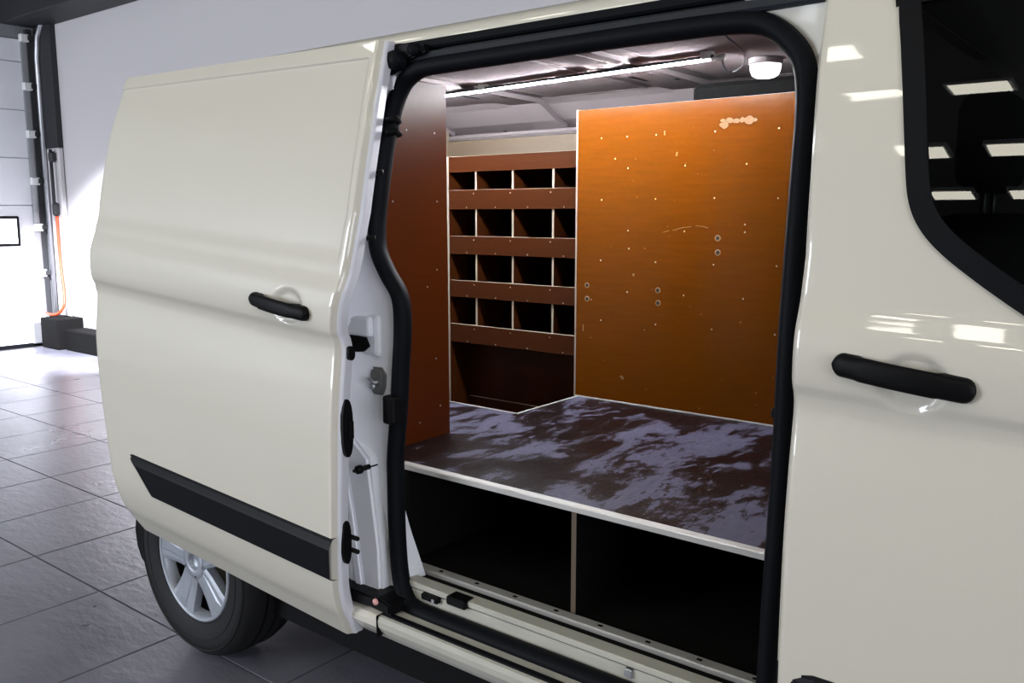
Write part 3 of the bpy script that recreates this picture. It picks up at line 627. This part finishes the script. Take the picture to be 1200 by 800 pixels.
def spoke(ang):
    ca, sa = math.cos(ang), math.sin(ang); sec = []
    for r, hw, y, ridge in ((.055, .040, 1.534, .0), (.09, .044, 1.536, -.002), (.13, .050, 1.535, -.003), (.165, .057, 1.533, -.003), (.192, .066, 1.532, -.001), (.199, .070, 1.533, .0)):
        sec.append([(r, s * hw * f, yy) for s, f, yy in ((-1, 1, y + .032), (-1, 1, y + .004), (-1, .72, y), (-1, .40, y), (-1, .28, y + ridge), (1, .28, y + ridge), (1, .40, y), (1, .72, y), (1, 1, y + .004), (1, 1, y + .032))])
    vs = [(HUB[0] + r * ca - q * sa, yy, HUB[1] + r * sa + q * ca) for s_ in sec for r, q, yy in s_]; m = 10; fs = []
    for i in range(len(sec) - 1):
        for k in range(m - 1): fs.append([i * m + k, i * m + k + 1, (i + 1) * m + k + 1, (i + 1) * m + k])
    obj('spoke', vs, fs, 'silver', wheel)
for k in range(5): spoke(math.radians(-44 - 72 * k))
for k in range(5):
    a = math.radians(-8 - 72 * k); lathe_y('nut_recess', HUB[0] + .050 * math.cos(a), HUB[1] + .05 * math.sin(a), [(0, 1.5325), (.006, 1.532), (.0075, 1.534)], 'black', wheel, n=10)
mf = poly_y('mud_flap', [(-2.95, .45), (-2.84, .45), (-2.85, .24), (-2.90, .235), (-2.935, .255), (-2.96, .30), (-2.968, .36)], 1.535, 1.62, 'blackplastic', van, bevel=0.006)
# tail lamp wrapping the rear corner
rows = [[(x - .004 + a * yo(z) * .7, y + b * yo(z) - .004, z) for x, y, a, b in dens(path[5:11], .02)] for z in [1.0 + .04 * i for i in range(19)]]
grid('tail_lamp', rows, 'red', van)

# ------------------------------------------------------------------ cargo fit-out
FZ = 0.805
rf = empty('raised_floor', (-1.3, 1.68, 0.522), 'worn dark brown plywood floor raised above two open compartments', 'floor panel')
bm = bmesh.new(); top = [(-2.60, 1.672), (-0.605, 1.672), (-0.605, 2.735), (-1.835, 2.735), (-1.835, 2.352), (-2.60, 2.352)]
a = [bm.verts.new((x, y, FZ)) for x, y in top]; b2 = [bm.verts.new((x, y, FZ - .015)) for x, y in top]
bm.faces.new(a); bm.faces.new(b2[::-1])
for i in range(6): bm.faces.new([a[i], a[(i + 1) % 6], b2[(i + 1) % 6], b2[i]])
from_bm('floor_board', bm, 'floorfilm', rf)
prism_x('front_edging', [(1.660, FZ - .011), (1.660, FZ + .001), (1.664, FZ + .003), (1.686, FZ + .003), (1.686, FZ + .0005), (1.673, FZ + .0005), (1.673, FZ - .011)], -1.72, -0.605, 'alu', rf)
box('inner_edging', -2.60, -1.829, 2.349, 2.357, FZ - .016, FZ + .002, 'alu', rf); box('inner_edging', -1.840, -1.832, 2.355, 2.735, FZ - .016, FZ + .002, 'alu', rf)
box('support_post', -1.137, -1.123, 1.672, 2.30, .522, FZ - .0145, 'black', rf, edges=('rawply', '-y'))  # black sides, back and load floor put compartment shade into the colour
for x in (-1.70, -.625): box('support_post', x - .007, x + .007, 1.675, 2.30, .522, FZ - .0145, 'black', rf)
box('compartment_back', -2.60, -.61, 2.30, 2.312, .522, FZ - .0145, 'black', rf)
box('floor_skirt', -2.60, -1.832, 2.338, 2.349, .522, FZ - .0145, 'film_red', rf)

def screw_mesh():
    vs = [(0, -.0012, 0)]; n = 8
    for k in range(n): a = 2 * PI * k / n; vs.append((.0027 * math.cos(a), -.001, .0027 * math.sin(a)))
    for k in range(n): a = 2 * PI * k / n; vs.append((.0034 * math.cos(a), .001, .0034 * math.sin(a)))
    fs = [[0, 1 + (k + 1) % n, 1 + k] for k in range(n)] + [[1 + k, 1 + (k + 1) % n, 1 + n + (k + 1) % n, 1 + n + k] for k in range(n)]
    me = bpy.data.meshes.new('screw'); me.from_pydata(vs, [], fs); me.materials.append(M['screw']); return me
SM = screw_mesh()
def screw(loc, parent, rz=0):
    o = bpy.data.objects.new('screw', SM); COL.objects.link(o); place(o, loc, parent); o.rotation_euler.z = rz; return o

pn = empty('plywood_panel', (-1.23, 2.736, FZ), 'large glossy orange brown plywood panel with screws and drilled holes', 'panel')
PY = 2.730
box('board', -1.846, -.605, PY, PY + .012, FZ, 1.874, 'film', pn, bevel=.0008, edges=('plyedge', '-x +x +z'))
box('edge_bead', -1.852, -1.8455, PY - .001, PY + .013, FZ, 1.876, 'plyedge', pn)
for x, z in [(-1.743, 1.769), (-1.636, 1.769), (-1.52, 1.769), (-1.3, 1.768), (-1.083, 1.766), (-1.684, 1.694), (-1.63, 1.659), (-1.406, 1.661), (-1.186, 1.659), (-1.739, 1.549), (-1.517, 1.55), (-1.295, 1.551), (-1.076, 1.548), (-1.625, 1.439), (-1.402, 1.439), (-1.183, 1.439), (-1.184, 1.464), (-1.739, 1.329), (-1.511, 1.33), (-1.29, 1.329), (-1.071, 1.332), (-1.62, 1.375), (-1.398, 1.219), (-1.18, 1.22), (-1.735, 1.107), (-1.505, 1.109), (-1.289, 1.109), (-1.067, 1.11), (-1.624, 1.218)]:
    screw((x, PY - .0002, z), pn)
for x, z in [(-1.278, 1.418), (-1.276, 1.37), (-1.798, 1.234), (-1.797, 1.183), (-1.499, 1.231), (-1.497, 1.186)]:
    h = lathe_y('hole_rim', x, z, [(.006, PY - .0004), (.0105, PY - .0008), (.0115, PY + .001)], 'scuff', pn, n=14)
    lathe_y('drilled_hole', x, z, [(0, PY - .0003), (.0065, PY - .0006)], 'holedark', h, n=12)
def blot(name, pts, parent, y=PY - .0006, mt='scuff'):
    return obj(name, [(x, y, z) for x, z in pts] + [(x, y + .0012, z) for x, z in pts], [list(range(len(pts)))[::-1]] + [[i, (i + 1) % len(pts), len(pts) + (i + 1) % len(pts), len(pts) + i] for i in range(len(pts))], mt, parent)
rg = random.Random(3)
for cx, cz, rx, rz in ((-1.268, 1.788, .017, .013), (-1.250, 1.800, .016, .010), (-1.226, 1.797, .013, .008), (-1.205, 1.800, .012, .009), (-1.182, 1.797, .019, .014), (-1.274, 1.802, .010, .006), (-1.163, 1.797, .008, .007)):
    blot('glue_residue', [(cx + rx * math.cos(2 * PI * k / 11) * rg.uniform(.7, 1.1), cz + rz * math.sin(2 * PI * k / 11) * rg.uniform(.7, 1.1)) for k in range(11)][::-1], pn)
for pts in ([(-1.484, 1.434), (-1.460, 1.4395), (-1.460, 1.4415), (-1.484, 1.436)], [(-1.447, 1.441), (-1.41, 1.4505), (-1.376, 1.4545), (-1.376, 1.457), (-1.41, 1.453), (-1.447, 1.443)], [(-1.36, 1.457), (-1.335, 1.456), (-1.314, 1.451), (-1.314, 1.453), (-1.335, 1.458), (-1.36, 1.459)], [(-1.49, 1.766), (-1.485, 1.766), (-1.485, 1.781), (-1.49, 1.781)], [(-1.443, 1.693), (-1.437, 1.694), (-1.435, 1.708), (-1.441, 1.707)], [(-1.604, 1.277), (-1.595, 1.277), (-1.595, 1.286), (-1.604, 1.286)], [(-1.815, 1.06), (-1.811, 1.06), (-1.811, 1.085), (-1.815, 1.085)], [(-1.65, .905), (-1.64, .91), (-1.63, .90), (-1.636, .892)], [(-1.04, 1.10), (-1.034, 1.102), (-1.05, 1.06), (-1.056, 1.06)]):
    blot('scratch', pts, pn)
prism_x('base_line', [(PY - .003, FZ), (PY - .003, FZ + .004), (PY, FZ + .005), (PY, FZ)], -1.846, -.605, 'alu', pn)

pt = empty('plywood_partition', (-1.846, 1.82, FZ), 'upright red brown plywood partition just inside the open doorway', 'partition')
poly = [(1.640, FZ), (2.008, FZ), (2.006, 1.880), (1.70, 1.880), (1.652, 1.80), (1.640, 1.6)]
bm = bmesh.new(); a = [bm.verts.new((-1.840, y, z)) for y, z in poly]; b2 = [bm.verts.new((-1.852, y, z)) for y, z in poly]; bm.faces.new(a); bm.faces.new(b2[::-1])
for i in range(6): bm.faces.new([a[i], a[(i + 1) % 6], b2[(i + 1) % 6], b2[i]])
from_bm('board', bm, 'film_red', pt)
for y, z in [(1.836, 1.739), (1.954, 1.738), (1.962, 1.536), (1.949, 1.054), (1.873, .864), (1.966, .902), (1.915, 1.279), (1.958, 1.329), (1.776, 1.534), (1.80, 1.1)]: screw((-1.8398, y, z), pt, PI / 2)

sh = empty('pigeonhole_shelf', (-2.13, 2.98, .522), 'plywood pigeonhole rack of four rows against the far van wall', 'shelf')
SY, SB, XL, XR = 2.85, 3.15, -2.612, -1.72
bands = [(1.676, 1.742), (1.518, 1.600), (1.403 - .078, 1.403), (1.137, 1.210), (.937, 1.017)]
bands = [(1.676, 1.742), (1.518, 1.600), (1.325, 1.403), (1.137, 1.210), (.937, 1.017)]
for z0, z1 in bands: box('front_board', XL + .012, XR, SY, SY + .012, z0, z1, 'film_shelf', sh, bevel=.0008, edges=('plyedge', '+z'))
for z0, z1 in bands[1:]: box('shelf_board', XL + .012, XR, SY + .012, SB, z0, z0 + .012, 'film_shelf', sh)
box('top_board', XL + .012, XR, SY + .012, SB, 1.728, 1.740, 'film_shelf', sh)
for i in range(4):
    zt, zb = bands[i][0], bands[i + 1][0] + .012
    for x in (-2.453, -2.253, -2.048, -1.845): box('divider', x - .005, x + .005, SY + .008, SB, zb, bands[i][0] + .04 if i == 0 else bands[i][0], 'film_shelf', sh, edges=('plyedge', '-y'))
box('side_panel', XL, XL + .012, SY - .002, SB, .60, 1.742, 'film_shelf', sh, edges=('plyedge', '-y')); box('side_panel', XR, XR + .012, SY - .002, SB, .55, 1.74, 'film_shelf', sh, edges=('plyedge', '-y'))
box('back_panel', XL, XR, SB, SB + .012, .55, 1.742, 'film_shelf', sh)
box('upper_back_end', -2.850, -2.838, 3.095, 3.115, 1.74, 1.885, 'plyedge', sh)
box('upper_back_board', -2.838, -1.0, 3.10, 3.112, 1.742, 1.832, 'rawply', sh, edges=('plyedge', '+z'))
box('lower_back_board', XL, XR, 2.99, 3.002, .55, .94, 'film_shelf', sh)
box('lower_ledge', XL, XR, 2.972, 2.99, .60, .668, 'film_shelf', sh, edges=('plyedge', '+z'))
box('wheel_box_side', -1.838, -1.826, 2.745, 3.15, .55, .94, 'film_shelf', sh)
for z0, z1 in bands[1:]:
    for x in (-2.46, -2.26, -2.055, -1.90): screw((x, SY - .0002, z1 - .016), sh)
    for x in (-2.50, -2.34, -2.17, -1.99): screw((x, SY - .0002, z0 + .007), sh)

# LED strip under the roof
LZ = 1.944
led = empty('led_strip_light', (-1.6, 2.24, LZ), 'long white LED strip light under the van roof', 'light')
LA, LB = Vector((-2.80, 2.570, LZ)), Vector((-1.155, 2.408, LZ)); dl = (LB - LA).normalized()
tube('led_tube', [LA, LB], .0075, 'led', led, up=(0, 0, 1), prof=[(.005 * math.cos(a), .006 * math.sin(a)) for a in [-PI * k / 8 for k in range(9)]])
sd_ = Vector((-dl.y, dl.x, 0))
tube('housing', [LA + Vector((0, 0, .0045)) , LB + Vector((0, 0, .0045))], .010, 'track', led, n=8, up=(0, 0, 1), prof=[(-.010, -.004), (.010, -.004), (.010, .004), (-.010, .004)])
for t in (.02, .42, .985):
    p = LA + (LB - LA) * t; box('clip', p.x - .018, p.x + .018, p.y - .012, p.y + .012, LZ - .002, LZ + .027, 'white', led, bevel=.003)
tube('end_cap', [LB - dl * .01, LB + dl * .03], .010, 'white', led, n=8, up=(0, 0, 1))
cpts = [LB + dl * .02, (-1.125, 2.42, 1.908), (-1.117, 2.455, 1.908), (-1.055, 2.373, 1.908), (-.994, 2.251, 1.91), (-.961, 2.139, 1.912), (-.965, 2.07, 1.93), (-.98, 2.03, 1.970)]
tube('power_cable', catmull(cpts, 6), .0032, 'cable', led, n=6, up=(0, 0, 1))
lamp = empty('cargo_lamp', (-1.09, 2.62, 1.916), 'small round bright lamp under the van roof near the front', 'lamp')
def lathe_z(name, c, prof, mt, parent, n=24):
    vs = []; fs = []; m = len(prof)
    for i in range(n):
        a = 2 * PI * i / n
        for r, z in prof: vs.append((c[0] + r * math.cos(a), c[1] + r * math.sin(a), z))
    for i in range(n):
        j = (i + 1) % n
        for k in range(m - 1): fs.append([i * m + k, j * m + k, j * m + k + 1, i * m + k + 1])
    return obj(name, vs, fs, mt, parent, True)
lathe_z('lens', (-1.09, 2.62), [(0, 1.906), (.025, 1.908), (.038, 1.915), (.044, 1.928), (.046, 1.946)], 'lamp', lamp); lathe_z('bezel', (-1.09, 2.62), [(.045, 1.944), (.050, 1.947), (.052, 1.971)], 'inner', lamp)
